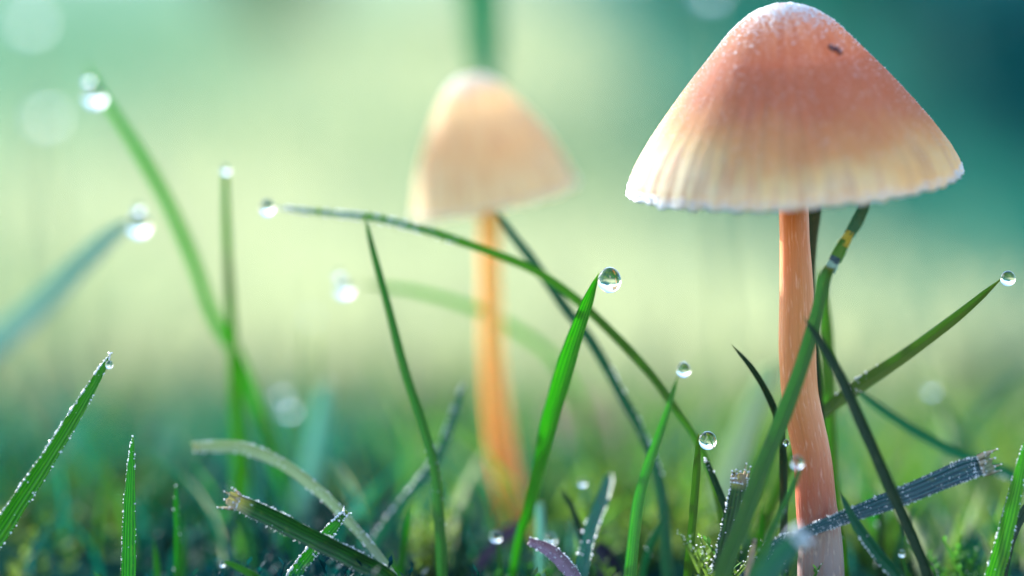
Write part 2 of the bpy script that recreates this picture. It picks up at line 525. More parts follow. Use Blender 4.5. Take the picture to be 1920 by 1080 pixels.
def crystals(points, sizes, elong=1.0, dirs=None):
    n = len(points)
    P = np.array(points, float); Sz = np.array(sizes, float)
    R = rng.normal(size=(n, 3, 3))
    Q, _ = np.linalg.qr(R)
    base = np.repeat(OCT_V[None], n, 0) * (0.6 + 0.8 * rng.random((n, 6, 1)))
    if dirs is not None:
        D = np.array(dirs, float)
        a = np.cross(D, np.array([0.3, 0.7, 0.6])); a /= np.linalg.norm(a, axis=1, keepdims=True) + 1e-9
        b = np.cross(D, a)
        Q = np.stack([a, b, D * elong], 1)
    W = np.einsum('nvi,nij->nvj', base, Q) * Sz[:, None, None] + P[:, None, :]
    F = (np.arange(n)[:, None, None] * 6 + OCT_F[None]).reshape(-1, 3)
    return W.reshape(-1, 3), F

def add_crystals(parent, org, pts, sizes, name='frost', elong=1.0, dirs=None):
    V, F = crystals(pts, sizes, elong, dirs)
    V = V - np.array(org)[None, :]
    o = link(name, np_mesh(name, V, F, M['frost']), parent)
    o['kind'] = 'stuff'
    return o

def frost_on(rib, parent, org, n, u0=0.0, u1=0.9, edges=(-1, 1), face=0.15, size=0.009, spike=0.0):
    pts, sz, dirs = [], [], []
    seed = rnd.random() * 50
    for _ in range(n):
        u = u0 + (u1 - u0) * rnd.random()
        side = rnd.random() < face
        if mnoise.noise(Vector((u * 16, seed, 0))) + 0.6 * mnoise.noise(Vector((u * 47, seed, 3))) < -0.05 and rnd.random() < 0.72: continue
        if side:
            q = rnd.choice((-0.8, -0.38, 0.08, 0.46, 0.82)) + rnd.gauss(0, 0.06); lift = 0.004
        else:
            q = rnd.choice(edges) * rnd.uniform(0.9, 1.03); lift = rnd.uniform(-0.004, 0.006)
        p_, s_, n_, T_, w_ = rib.point(u, q, lift)
        pts.append(p_)
        sz.append(size * (0.3 + 1.2 * rnd.random() ** 3))
        d = (s_ * q * 0.9 + n_ * 0.5 + Vector((rnd.gauss(0, .4), rnd.gauss(0, .4), rnd.gauss(0, .4)))).normalized()
        dirs.append(tuple(d))
    return add_crystals(parent, org, pts, sz, elong=1.0 + spike, dirs=dirs if spike else None)

PX = FOCUS / F_PX
GROUP = 'grass blades standing round the mushrooms'

def blade(pts, widths, mat, label, d=(16, 16), roll=0.3, frost=None, tip=None, fold=0.16, ridges=3, blunt=False,
          ragged=0.0, root=True, name='grass_shoot', cat='grass blade', thick=0.10, n=44, group=GROUP):
    k = len(pts)
    ds = [d[0] + (d[1] - d[0]) * i / (k - 1) for i in range(k)] if len(d) == 2 else list(d)
    P = [at(x, y, dd) for (x, y), dd in zip(pts, ds)]
    W = [0.86 * w * dd / F_PX for w, dd in zip([lerp_list(widths, i / (k - 1)) for i in range(k)], ds)]
    if root:
        for _ in range(6):
            last = P[-1]; T = (P[-1] - P[-2]).normalized()
            gz = ground_z(last.x, last.y) - 0.12
            if last.z <= gz + 0.02: break
            T = Vector((T.x * 0.7, T.y * 0.7, min(T.z, -0.25) - 0.25)).normalized()
            step = min((last.z - gz) / -T.z, 1.0)
            P.append(last + T * step); W.append(W[-1] * 0.95)
    r = Ribbon(P, W, roll, fold, ridges, n=n, blunt=blunt, ragged=ragged, thick=thick)
    o, org = r.build(name, M[mat] if isinstance(mat, str) else mat)
    tag(o, label, cat, group)
    if frost:
        frost_on(r, o, org, **frost)
    if tip:
        tip(r, o, org)
    return o, r, org

def dry_tip(length=0.16, spread=1.0, prongs=4, frost_n=50, mat='straw'):
    """a torn, dried end: a few ragged straw-coloured points, rimed with crystals"""
    def f(r, o, org):
        c, s, nn, T, w = r.rows[0]
        V, Fs = [], []
        pts, sz = [], []
        for k in range(prongs):
            q = (2 * k / max(1, prongs - 1) - 1) * 0.85 if prongs > 1 else 0
            base = c + s * (q * w / 2) + nn * (0.16 * abs(q) ** 1.5 * w) + T * 0.03
            L = length * (0.45 + 0.75 * rnd.random())
            d = (-T + s * q * 0.35 * spread + nn * rnd.uniform(-.3, .3)).normalized()
            hw = w / prongs * 0.62
            b0 = len(V)
            for t, ww in ((0, 1.0), (0.35, 0.85), (0.7, 0.45), (1, 0.06)):
                cc = base + d * (L * t) + nn * (0.02 * math.sin(t * 5 + k))
                V += [cc - s * hw * ww, cc + nn * hw * 0.35 * ww, cc + s * hw * ww, cc - nn * hw * 0.3 * ww]
                for _ in range(max(1, frost_n // (prongs * 4))):
                    pts.append(cc + s * rnd.uniform(-hw, hw) * ww + nn * rnd.uniform(0, hw * .4) * ww)
                    sz.append(rnd.uniform(0.003, 0.009))
            for i in range(3):
                for j in range(4):
                    a = b0 + i * 4 + j; b = b0 + i * 4 + (j + 1) % 4
                    Fs.append((a, b, b + 4, a + 4))
        me = mesh_from('dried_tip', [v - org for v in V], Fs, M[mat])
        dt = link('dried_tip', me, o)
        if frost_n: add_crystals(dt, org, pts, sz)
    return f

def dew(px, py, r_px, d, label, squash=1.06, group='dew drops hanging on the grass'):
    c = at(px, py, d)
    R = r_px * d / F_PX
    nu, nv = 28, 18
    lop = rnd.uniform(-0.04, 0.04); squash *= rnd.uniform(0.97, 1.08)
    V, Fs = [(0, 0, R * squash)], []
    for j in range(1, nv):
        th = math.pi * j / nv
        pear = 1 - 0.09 * math.cos(th) + lop * math.sin(2 * th)
        for i in range(nu):
            ph = 2 * math.pi * i / nu
            V.append((R * math.sin(th) * math.cos(ph) * pear, R * math.sin(th) * math.sin(ph) * pear, R * squash * math.cos(th)))
    V.append((0, 0, -R * squash))
    for i in range(nu):
        Fs.append((0, 1 + i, 1 + (i + 1) % nu))
        for j in range(nv - 2):
            a = 1 + j * nu + i; b = 1 + j * nu + (i + 1) % nu
            Fs.append((a, a + nu, b + nu, b))
        a = 1 + (nv - 2) * nu
        Fs.append((len(V) - 1, a + (i + 1) % nu, a + i))
    o = link('dew_drop', mesh_from('dew_drop', V, Fs, M['water']), None, c)
    return tag(o, label, 'dew drop', group)

# ------------------------------------------------------------------ mushrooms
def cap_material(name, stops, streak, trans, frost_top):
    m, nt, p, out = new_mat(name)
    uv = N(nt, 'ShaderNodeUVMap')
    sep = N(nt, 'ShaderNodeSeparateXYZ'); nt.links.new(uv.outputs[0], sep.inputs[0])
    def nz(sx, sy, detail=3):
        mp = N(nt, 'ShaderNodeMapping'); mp.inputs['Scale'].default_value = (sx, sy, 1)
        n = N(nt, 'ShaderNodeTexNoise'); n.inputs['Scale'].default_value = 1; n.inputs['Detail'].default_value = detail
        nt.links.new(uv.outputs[0], mp.inputs[0]); nt.links.new(mp.outputs[0], n.inputs['Vector'])
        return n.outputs[0]
    broad = nz(9, 3); fine = nz(120, 3.0); grain = nz(260, 110, 2)
    v = math_n(nt, 'ADD', sep.outputs[1], math_n(nt, 'MULTIPLY', math_n(nt, 'SUBTRACT', broad, 0.5), 0.42))
    v = math_n(nt, 'ADD', v, math_n(nt, 'MULTIPLY', math_n(nt, 'SUBTRACT', fine, 0.5), 0.34))
    # sunward flank paler: sunlight put into the colour, plus some drying
    du = math_n(nt, 'MULTIPLY', math_n(nt, 'SUBTRACT', sep.outputs[0], 0.25), 6.0)
    dry_or_sunlit = math_n(nt, 'POWER', 2.718, math_n(nt, 'MULTIPLY', math_n(nt, 'MULTIPLY', du, du), -1.0))
    v = math_n(nt, 'ADD', v, math_n(nt, 'MULTIPLY', math_n(nt, 'MULTIPLY', dry_or_sunlit, sep.outputs[1]), 0.36))
    rp = ramp(nt, stops); nt.links.new(v, rp.inputs[0])
    c = mix_col(nt, rp.outputs[0], streak, math_n(nt, 'MULTIPLY', math_n(nt, 'SUBTRACT', fine, 0.42, clamp=True), 2.0))
    c = mix_col(nt, c, (0.9, 0.8, 0.68), math_n(nt, 'MULTIPLY', math_n(nt, 'SUBTRACT', grain, 0.55, clamp=True), 1.2))
    nt.links.new(c, p.inputs['Base Color'])
    p.inputs['Roughness'].default_value = 0.7
    p.inputs['Specular IOR Level'].default_value = 0.12
    b = N(nt, 'ShaderNodeBump'); b.inputs['Strength'].default_value = 0.35; b.inputs['Distance'].default_value = 0.012
    hsum = math_n(nt, 'ADD', math_n(nt, 'MULTIPLY', grain, 0.7), math_n(nt, 'MULTIPLY', fine, 0.6))
    nt.links.new(hsum, b.inputs['Height']); nt.links.new(b.outputs[0], p.inputs['Normal'])
    with_translucent(nt, p, out, c, trans, (1.0, 0.97, 0.9))
    return m

M['cap_brown'] = cap_material('mushroom_cap_brown', [
    (0.0, (0.80, 0.50, 0.36)), (0.14, (0.70, 0.33, 0.20)), (0.36, (0.58, 0.24, 0.155)), (0.56, (0.64, 0.28, 0.17)),
    (0.74, (0.80, 0.48, 0.25)), (0.86, (0.90, 0.74, 0.42)), (1.0, (0.94, 0.88, 0.66))], (0.52, 0.18, 0.10), 0.68, True)
M['cap_cream'] = cap_material('mushroom_cap_cream', [
    (0.0, (0.96, 0.88, 0.72)), (0.2, (0.95, 0.80, 0.55)), (0.6, (0.95, 0.74, 0.46)), (0.85, (0.96, 0.85, 0.60)), (1.0, (0.94, 0.86, 0.62))],
    (0.78, 0.45, 0.22), 0.68, True)
M['gill'] = simple_mat('mushroom_gill', (0.88, 0.74, 0.5), 0.6, 0.6, 0.1, 6)

def stem_material(name, stops):
    m, nt, p, out = new_mat(name)
    uv = N(nt, 'ShaderNodeUVMap')
    sep = N(nt, 'ShaderNodeSeparateXYZ'); nt.links.new(uv.outputs[0], sep.inputs[0])
    mp = N(nt, 'ShaderNodeMapping'); mp.inputs['Scale'].default_value = (34, 26, 1)
    n = N(nt, 'ShaderNodeTexNoise'); n.inputs['Scale'].default_value = 1; n.inputs['Detail'].default_value = 5
    nt.links.new(uv.outputs[0], mp.inputs[0]); nt.links.new(mp.outputs[0], n.inputs['Vector'])
    mp2 = N(nt, 'ShaderNodeMapping'); mp2.inputs['Scale'].default_value = (40, 5, 1)
    n2 = N(nt, 'ShaderNodeTexNoise'); n2.inputs['Scale'].default_value = 1; n2.inputs['Detail'].default_value = 3
    nt.links.new(uv.outputs[0], mp2.inputs[0]); nt.links.new(mp2.outputs[0], n2.inputs['Vector'])
    v = math_n(nt, 'ADD', sep.outputs[1], math_n(nt, 'MULTIPLY', math_n(nt, 'SUBTRACT', n.outputs[0], 0.5), 0.12))
    rp = ramp(nt, stops); nt.links.new(v, rp.inputs[0])
    c = mix_col(nt, rp.outputs[0], (0.85, 0.55, 0.42), math_n(nt, 'MULTIPLY', math_n(nt, 'SUBTRACT', n.outputs[0], 0.56, clamp=True), 1.5))
    c = mix_col(nt, c, tuple(0.6 * x for x in stops[0][1]), math_n(nt, 'MULTIPLY', math_n(nt, 'SUBTRACT', n2.outputs[0], 0.5, clamp=True), 1.4))
    nt.links.new(c, p.inputs['Base Color'])
    p.inputs['Roughness'].default_value = 0.42
    p.inputs['Subsurface Weight'].default_value = 0.4
    p.inputs['Subsurface Radius'].default_value = (1.0, 0.45, 0.2)
    p.inputs['Subsurface Scale'].default_value = 0.16
    b = N(nt, 'ShaderNodeBump'); b.inputs['Strength'].default_value = 0.25; b.inputs['Distance'].default_value = 0.012
    nt.links.new(math_n(nt, 'ADD', n.outputs[0], n2.outputs[0]), b.inputs['Height']); nt.links.new(b.outputs[0], p.inputs['Normal'])
    return m

M['stem_brown'] = stem_material('mushroom_stem_brown', [
    (0.0, (0.46, 0.12, 0.016)), (0.22, (0.52, 0.155, 0.025)), (0.46, (0.58, 0.20, 0.06)), (0.60, (0.50, 0.14, 0.045)), (0.70, (0.38, 0.075, 0.028)),
    (0.765, (0.30, 0.07, 0.04)), (0.82, (0.27, 0.17, 0.15)), (1.0, (0.20, 0.15, 0.16))])
M['stem_orange'] = stem_material('mushroom_stem_orange', [
    (0.0, (0.80, 0.42, 0.06)), (0.35, (0.86, 0.46, 0.08)), (0.60, (0.82, 0.30, 0.03)), (0.85, (0.66, 0.11, 0.012)), (1.0, (0.5, 0.1, 0.03))])

def lerp_prof(prof, t):
    for (a, ra), (b, rb) in zip(prof, prof[1:]):
        if t <= b:
            k = (t - a) / (b - a)
            return ra + (rb - ra) * k
    return prof[-1][1]

def build_cap(root, base, centre, scale, prof, lean, roll, mat, seed, flute, wob=None, n_gill=46):
    """prof: (distance below apex, radius) in px; scale cm per px; centre: rim centre"""
    H = prof[-1][0]
    NU, NV = 288, 84
    ca, sa, cr, sr = math.cos(lean), math.sin(lean), math.cos(roll), math.sin(roll)
    def place(x, y, z):
        y2, z2 = y * ca - z * sa, y * sa + z * ca       # lean: top away, front rim down
        x3, z3 = x * cr - z2 * sr, x * sr + z2 * cr
        return Vector((centre.x + x3, centre.y + y2, centre.z + z3)) - base
    dens = [(t, r) for t, r in prof]
    # smooth the profile
    ts = np.linspace(0, 1, NV + 1) ** 1.15
    tt = np.linspace(0, H, 400)
    rr = np.array([lerp_prof(dens, t) for t in tt])
    ker = np.hanning(29); ker /= ker.sum()
    rs = np.convolve(np.pad(rr, 14, mode='edge'), ker, mode='valid'); rs[0] = 0
    def R(t): return float(np.interp(t, tt, rs))
    V, UV, nrm = [], [], []
    def outer(th, t):
        f = t / H
        r = R(t)
        st = math.sin(n_gill * th + 2.2 * mnoise.noise(Vector((math.cos(th) * 3, math.sin(th) * 3, seed))))
        a = 1 + flute * (f ** 2.2) * st * 0.5 + 0.018 * f * mnoise.noise(Vector((math.cos(th) * 1.6, math.sin(th) * 1.6, f * 2 + seed)))
        a += 0.012 * f * f * mnoise.noise(Vector((math.cos(th) * 9, math.sin(th) * 9, f * 2 + seed)))
        if wob: a += wob(th, f)
        edge = max(0.0, (f - 0.8) / 0.2) ** 2 * (4.0 * mnoise.noise(Vector((math.cos(th) * 14, math.sin(th) * 14, seed)))
                                              + 5.0 * mnoise.noise(Vector((math.cos(th) * 2, math.sin(th) * 2, seed + 5))) + 1.5 * st)
        bump = 1.0 * mnoise.noise(Vector((r * a * math.cos(th) * 0.12, r * a * math.sin(th) * 0.12, t * 0.12)))
        r2 = r * a + bump * min(1, r / 20)
        return place(r2 * math.cos(th) * scale, r2 * math.sin(th) * scale, (H - t - edge) * scale)
    for j in range(NV + 1):
        for i in range(NU + 1):
            th = math.pi / 2 + 2 * math.pi * i / NU       # seam on the far side
            V.append(outer(th, ts[j] * H)); UV.append((i / NU, ts[j]))
    # the lip: rolled in and under
    for (dr, dz, vv) in ((-2.5, -2.5, 0.995), (-6.5, -1.0, 0.99), (-9.0, 3.0, 0.97)):
        for i in range(NU + 1):
            th = math.pi / 2 + 2 * math.pi * i / NU
            o_ = outer(th, H)
            V.append(o_ + (place(dr * scale * math.cos(th), dr * scale * math.sin(th), dz * scale) - place(0, 0, 0)))
            UV.append((i / NU, vv))
    Fs = []
    for j in range(NV + 3):
        for i in range(NU):
            a = j * (NU + 1) + i
            Fs.append((a, a + NU + 1, a + NU + 2, a + 1))
    cap = link('cap', mesh_from('cap', V, Fs, mat, UV), root)
    # gills under the cap
    GV, GF = [], []
    for k in range(n_gill):
        th = math.pi / 2 + 2 * math.pi * (k + 0.5) / n_gill
        b0 = len(GV)
        for s_ in range(9):
            t = H * (0.30 + 0.68 * s_ / 8)
            r = R(t) - 7
            dep = 8 + 16 * math.sin(math.pi * min(1, s_ / 8 + 0.1)) 
            for (q, side) in ((0, 1), (0, -1), (1, -1), (1, 1)):
                rad = max(8, r - q * dep * 0.75); z = H - t - q * dep * 0.62
                off = 0.9 * side
                GV.append(place((rad * math.cos(th) - off * math.sin(th)) * scale, (rad * math.sin(th) + off * math.cos(th)) * scale, z * scale))
        for s_ in range(8):
            for j in range(4):
                a = b0 + s_ * 4 + j; b = b0 + s_ * 4 + (j + 1) % 4
                GF.append((a, b, b + 4, a + 4))
    link('gills', mesh_from('gills', GV, GF, M['gill']), cap)
    return cap, outer, H

def build_stem(root, base, pts, widths, mat, d, flat=0.85, name='stem'):
    k = len(pts)
    P = [at(x, y, dd) for (x, y), dd in zip(pts, d)]
    W = [w * dd / F_PX * 0.5 for w, dd in zip(widths, d)]
    n, nu = 80, 40
    C = spline(P, n)
    V, UV, Fs = [], [], []
    for i, c in enumerate(C):
        T = (C[min(i + 1, n)] - C[max(i - 1, 0)]).normalized()
        s = T.cross(Vector((0, 1, 0))).normalized(); f = s.cross(T)
        w = lerp_list(W, i / n)
        for j in range(nu + 1):
            a = math.pi / 2 + 2 * math.pi * j / nu
            rr = w * (1 + 0.035 * mnoise.noise(Vector((math.cos(a) * 2, math.sin(a) * 2, i * 0.10)))
                      + 0.02 * mnoise.noise(Vector((math.cos(a) * 5, math.sin(a) * 5, i * 0.25))))
            V.append(c + s * rr * math.cos(a) + f * rr * flat * math.sin(a) - base)
            UV.append((j / nu, i / n))
    for i in range(n):
        for j in range(nu):
            a = i * (nu + 1) + j
            Fs.append((a, a + 1, a + nu + 2, a + nu + 1))
    return link(name, mesh_from(name, V, Fs, mat, UV), root), C

# --- the large brown mushroom
D1 = 16.0
base = at(1540, 1120, D1)
mush = link('mushroom', None, None, base)
mush.empty_display_size = 0.3
tag(mush, 'tall sharp pinkish brown mushroom with wide conical cap rimed white at its peak', 'mushroom', 'mushrooms in the lawn')
centre = at(1487, 340, D1)
prof = [(0, 0), (3, 26), (10, 48), (22, 70), (45, 100), (90, 141), (138, 184), (188, 225), (234, 261), (278, 292), (310, 309), (334, 314)]
def wob(th, f):
    # a shallow crease running down the flank, where the cap has buckled
    a = (th - math.radians(-42) + math.pi) % (2 * math.pi) - math.pi
    return -0.035 * math.exp(-(a / 0.10) ** 2) * math.sin(math.pi * min(1, max(0, (f - 0.12) / 0.7))) + \
        0.03 * math.exp(-((a + 0.2) / 0.14) ** 2) * math.sin(math.pi * min(1, max(0, (f - 0.12) / 0.8)))
cap, outer1, H1 = build_cap(mush, base, centre, PX, prof, math.radians(12), math.radians(4.6), M['cap_brown'], 3.0, 0.005, wob)
pts, sz = [], []
for _ in range(15000):
    th = rnd.uniform(0, 2 * math.pi)
    z = rnd.random()
    if z < 0.24: f = min(0.6, 0.004 + rnd.expovariate(1 / 0.07)); s = 0.0062
    elif z < 0.72: f = rnd.uniform(0.02, 0.92); s = 0.0034
    else: f = 1 - 0.05 * rnd.random() ** 2; s = 0.008
    if z >= 0.72 and rnd.random() < 0.45: th = math.pi + rnd.gauss(0, 0.35)
    v = outer1(th, f * H1)
    pts.append(v); sz.append(s * rnd.uniform(0.35, 1.35))
add_crystals(cap, (0, 0, 0), pts, sz)
pts, sz = [], []
for (a_, f_) in ((-58, 0.245), (-56, 0.255), (-60, 0.235), (-55, 0.27)):
    v = outer1(math.radians(a_), f_ * H1); pts.append(v + Vector((0.004, -0.008, 0.006))); sz.append(0.02)
V, Fc = crystals(pts, sz)
link('speck', np_mesh('speck', V, Fc, M['speck']), cap)
st, C1 = build_stem(mush, base,
    [(1486, 300), (1487, 365), (1491, 460), (1494, 560), (1495, 660), (1500, 740), (1512, 800), (1524, 865), (1530, 940), (1537, 1000), (1539, 1060), (1541, 1130)],
    [50, 54, 57, 65, 70, 70, 70, 72, 76, 80, 88, 90], M['stem_brown'], [D1 + 0.05] * 12)
# --- the smaller cream mushroom behind it
D2 = 18.9
S2 = D2 / F_PX
base = at(990, 1100, D2)
base.z = min(base.z, ground_z(base.x, base.y) - 0.05)
mush2 = link('mushroom', None, None, base)
mush2.empty_display_size = 0.3
tag(mush2, 'smaller cream mushroom with bell cap on a slender orange stem', 'mushroom', 'mushrooms in the lawn')
prof = [(0, 0), (3, 16), (10, 32), (24, 50), (50, 70), (90, 96), (130, 118), (175, 137), (215, 151), (242, 158)]
cap2, outer2, H2 = build_cap(mush2, base, at(930, 376, D2), S2, prof, math.radians(9), math.radians(12.5), M['cap_cream'], 8.0, 0.008, None, 38)
pts, sz = [], []
for _ in range(1500):
    th = rnd.uniform(0, 2 * math.pi); z = rnd.random()
    f = 0.01 + 0.12 * rnd.random() if z < 0.4 else (rnd.uniform(0, .9) if z < 0.6 else 1 - 0.04 * rnd.random())
    pts.append(outer2(th, f * H2)); sz.append(rnd.uniform(0.004, 0.011))
add_crystals(cap2, (0, 0, 0), pts, sz)
build_stem(mush2, base,
    [(916, 330), (917, 420), (919, 520), (921, 610), (926, 700), (934, 780), (945, 860), (960, 940), (976, 1010), (988, 1110)],
    [38, 40, 42, 45, 49, 54, 58, 58, 54, 50], M['stem_orange'], [D2] * 10)

# ------------------------------------------------------------------ the grass blades, one by one
blade([(208, 662), (165, 735), (100, 840), (50, 915), (0, 990), (-45, 1062)], [9, 25, 33, 38, 42, 46], 'green',
      'green blade with pale crumbling tip, beaded with frost along one edge', (15.9, 15.8), roll=-0.55,
      frost=dict(n=800, edges=(-1, -1, -1, -1, 1), u1=0.98, size=0.0075, face=0.05), tip=dry_tip(0.05, 0.6, 2, 24), ridges=4)
blade([(249, 815), (245, 870), (241, 940), (239, 1010), (238, 1090)], [5, 16, 25, 30, 33], 'green',
      'short upright pointed blade with one white rimed edge', (16, 16), roll=-0.5,
      frost=dict(n=300, edges=(-1, -1, -1, 1), u1=0.98, size=0.006, face=0.02), ridges=2)
blade([(162, 118), (200, 190), (255, 275), (310, 370), (360, 480), (400, 590), (445, 665), (490, 780), (520, 880), (530, 980)],
      [8, 18, 25, 27, 27, 26, 28, 28, 26, 26], 'fresh', 'long arching soft-focus blade carrying a heavy drop just under its tip', (18.2, 18.8), roll=0.35)
blade([(423, 322), (426, 420), (432, 540), (438, 650), (448, 780), (455, 900), (458, 1020)], [13, 17, 20, 22, 34, 38, 38], 'fresh',
      'straight upright blade with a bead of water on its blunt tip, crossing an arching blade', (17.6, 18.8), roll=0.5, blunt=True)
blade([(252, 408), (190, 460), (130, 520), (60, 590), (-40, 672), (-160, 780)], [22, 40, 50, 54, 56, 56], 'greyblue',
      'broad grey blue blade leaning out of the lawn with two drops at its tip', (18.2, 21.5), roll=0.4, n=50)
blade([(512, 388), (600, 398), (700, 408), (800, 432), (900, 465), (1000, 505), (1080, 560), (1150, 625), (1220, 700), (1270, 770), (1312, 835), (1345, 930)],
      [7, 13, 16, 18, 18, 19, 20, 20, 19, 17, 15, 14], 'fresh', 'very long thin blade bowing right across the orange mushroom stem', (17.1, 16.5), roll=0.3,
      frost=dict(n=900, u0=0.0, u1=0.3, edges=(-1, 1, -1), face=0.5, size=0.009), n=70)
blade([(928, 396), (965, 446), (1000, 490), (1060, 575), (1110, 640), (1160, 730), (1212, 830), (1240, 920), (1252, 1060)],
      [14, 19, 21, 22, 22, 22, 18, 24, 28], 'teal', 'blue green blade rising behind the cream cap and crossing the long bowed blade', (17.3, 16.9), roll=0.3,
      frost=dict(n=160, u0=0.5, u1=0.75, edges=(1,), face=0.2, size=0.008), n=60)
blade([(1123, 510), (1104, 562), (1078, 635), (1053, 715), (1032, 790), (1013, 870), (990, 960), (972, 1020)], [4, 24, 36, 41, 38, 30, 24, 18], 'fresh',
      'bright green finely ribbed blade with one clear round drop at its tip', (16, 16.9), roll=0.25, ridges=4, n=60)
blade([(683, 400), (700, 470), (730, 580), (762, 700), (795, 800), (816, 880), (826, 980), (830, 1085)], [6, 14, 18, 20, 21, 22, 24, 26], 'green',
      'slim dark green blade without a drop standing in front of the bowed blade', (16.7, 16.5), roll=0.4,
      frost=dict(n=120, u0=0.55, u1=1, edges=(1, -1), size=0.004))
blade([(872, 712), (848, 785), (818, 858), (780, 910), (740, 962), (700, 1020)], [8, 18, 20, 22, 24, 24], 'teal',
      'soft pale edged blade leaning across the slim dark green one', (17.4, 17.2), roll=-0.6,
      frost=dict(n=260, edges=(-1, -1), u1=0.9, size=0.009))
blade([(362, 838), (410, 836), (460, 840), (530, 868), (600, 920), (660, 982), (710, 1040), (745, 1095)], [20, 26, 27, 26, 24, 20, 18, 18], 'pale',
      'pale withered blade bent over in an arch above the brown tipped one', (16.9, 16.2), roll=0.5, blunt=True,
      frost=dict(n=380, u1=0.7, edges=(-1, 1), face=0.3, size=0.007))
blade([(440, 938), (500, 965), (580, 1005), (660, 1045), (735, 1090)], [32, 40, 40, 40, 40], 'dryish',
      'thick furry rimed blade lying low with a torn brown tip', (15.8, 15.8), roll=0.2, blunt=True, fold=0.3, ragged=0.05,
      frost=dict(n=900, u1=0.97, edges=(-1, 1), face=0.02, size=0.0042, spike=2.2), tip=dry_tip(0.11, 1.4, 4, 60))
blade([(650, 958), (620, 992), (580, 1038), (545, 1090)], [10, 26, 28, 30], 'green', 'short blade with thick white rime passing under the furry rimed blade', (16.1, 16.05), roll=-0.4, blunt=True,
      frost=dict(n=420, edges=(-1, -1, -1, 1), size=0.009, face=0.1), tip=dry_tip(0.05, 1.5, 3, 30, 'frost'))
blade([(416, 1052), (440, 1060), (480, 1082), (515, 1110)], [4, 14, 18, 20], 'green', 'tiny curved blade tip with a pinhead drop low in the moss', (15.6, 15.7), roll=0.3)
blade([(1272, 700), (1247, 785), (1218, 868), (1197, 950), (1182, 1090)], [6, 16, 22, 25, 28], 'fresh', 'slender light green blade with a small bright drop on its tip', (16.5, 16.2), roll=0.35, ridges=2)
blade([(1310, 812), (1306, 890), (1297, 1000), (1290, 1070)], [8, 18, 18, 18], 'olive', 'yellow green upright blade topped by a drop that mirrors the lawn', (16.1, 16.2), roll=0.2)
blade([(1322, 858), (1342, 905), (1365, 965), (1380, 1030)], [9, 15, 16, 16], 'dark', 'small dark blade slanting out from below the mirror-like drop', (16.2, 16.3), roll=0.2,
      frost=dict(n=14, u1=0.2, size=0.014, face=0.5))
blade([(1371, 645), (1410, 690), (1440, 740), (1460, 790), (1469, 850), (1470, 915)], [5, 12, 15, 16, 17, 18], 'dark', 'thin dark blade curling up beside the brown stem', (16.2, 16.3), roll=0.3, root=True)
# jointed stalk in front of the brown stem
o, r, org = blade([(1556, 502), (1547, 524), (1530, 600), (1503, 690), (1470, 780), (1430, 880), (1392, 985), (1355, 1085)], [22, 26, 29, 32, 34, 36, 37, 38], 'green',
      'long jointed stalk with a yellow knot, slanting across the brown stem', (15.65, 15.45), roll=0.3, blunt=True, fold=0.2, thick=0.3, ridges=3, name='grass_stalk', cat='grass stalk')
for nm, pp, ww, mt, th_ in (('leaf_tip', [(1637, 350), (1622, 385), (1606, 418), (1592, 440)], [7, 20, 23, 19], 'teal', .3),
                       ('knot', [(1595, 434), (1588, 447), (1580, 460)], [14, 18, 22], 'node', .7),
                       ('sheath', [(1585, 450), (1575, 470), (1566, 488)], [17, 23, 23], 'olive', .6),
                       ('painted_shadow', [(1568, 481), (1562, 493)], [20, 19], 'node_shadow', .5),  # shadow below the joint, painted as a dark ribbon
                       ('painted_highlight', [(1563, 491), (1555, 508)], [20, 22], 'node_highlight', .6)):  # bright highlight, painted as a pale ribbon
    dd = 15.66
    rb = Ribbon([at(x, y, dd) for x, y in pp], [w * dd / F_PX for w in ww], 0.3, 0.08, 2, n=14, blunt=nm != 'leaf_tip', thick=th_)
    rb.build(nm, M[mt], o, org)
blade([(1532, 352), (1527, 410), (1521, 480), (1522, 560), (1530, 680), (1540, 800), (1550, 920)], [26, 28, 22, 20, 20, 20, 20], 'dark', 'dark blade rising close behind the brown stem into the cap', (16.45, 16.6), roll=0.3, blunt=True)
blade([(1536, 500), (1546, 570), (1553, 660), (1556, 760), (1562, 880), (1570, 980)], [8, 26, 30, 28, 26, 26], 'fresh', 'yellow green upright blade directly behind the brown stem', (16.9, 17.0), roll=0.5)
blade([(1505, 592), (1540, 642), (1580, 712), (1620, 800), (1660, 890), (1700, 980), (1745, 1090)], [5, 18, 23, 25, 26, 27, 28], 'dark', 'dark glossy blade crossing in front of the brown stem and the blue rimed blade', (15.5, 15.4), roll=0.3, fold=0.25, ridges=2)
blade([(1883, 518), (1800, 590), (1700, 665), (1610, 725), (1545, 775), (1500, 830)], [9, 21, 28, 31, 26, 22], 'olive', 'straight olive blade pointing away from the brown stem, small drop at its end', (16.0, 16.8), roll=0.35,
      frost=dict(n=70, u0=0.35, u1=0.5, edges=(-1,), size=0.009, face=0.2))
blade([(1600, 722), (1640, 756), (1700, 797), (1780, 842), (1850, 872), (1930, 915)], [10, 18, 22, 24, 24, 24], 'teal', 'dark blue green blade sloping down behind the blue rimed blade', (17.0, 17.1), roll=0.3,
      frost=dict(n=60, u0=0.5, u1=0.75, edges=(-1,), size=0.011))
blade([(1845, 872), (1800, 886), (1700, 928), (1600, 965), (1500, 1003), (1440, 1035)], [42, 48, 43, 33, 22, 20], 'blue', 'blue grey ribbed blade furred with rime, torn straw tip, leaning against the brown stem', (15.8, 15.75), roll=0.2, blunt=True, ridges=4, ragged=0.06,
      frost=dict(n=2400, u1=0.95, edges=(-1, 1), face=0.5, size=0.0034, spike=1.4), tip=dry_tip(0.13, 0.5, 4, 50))
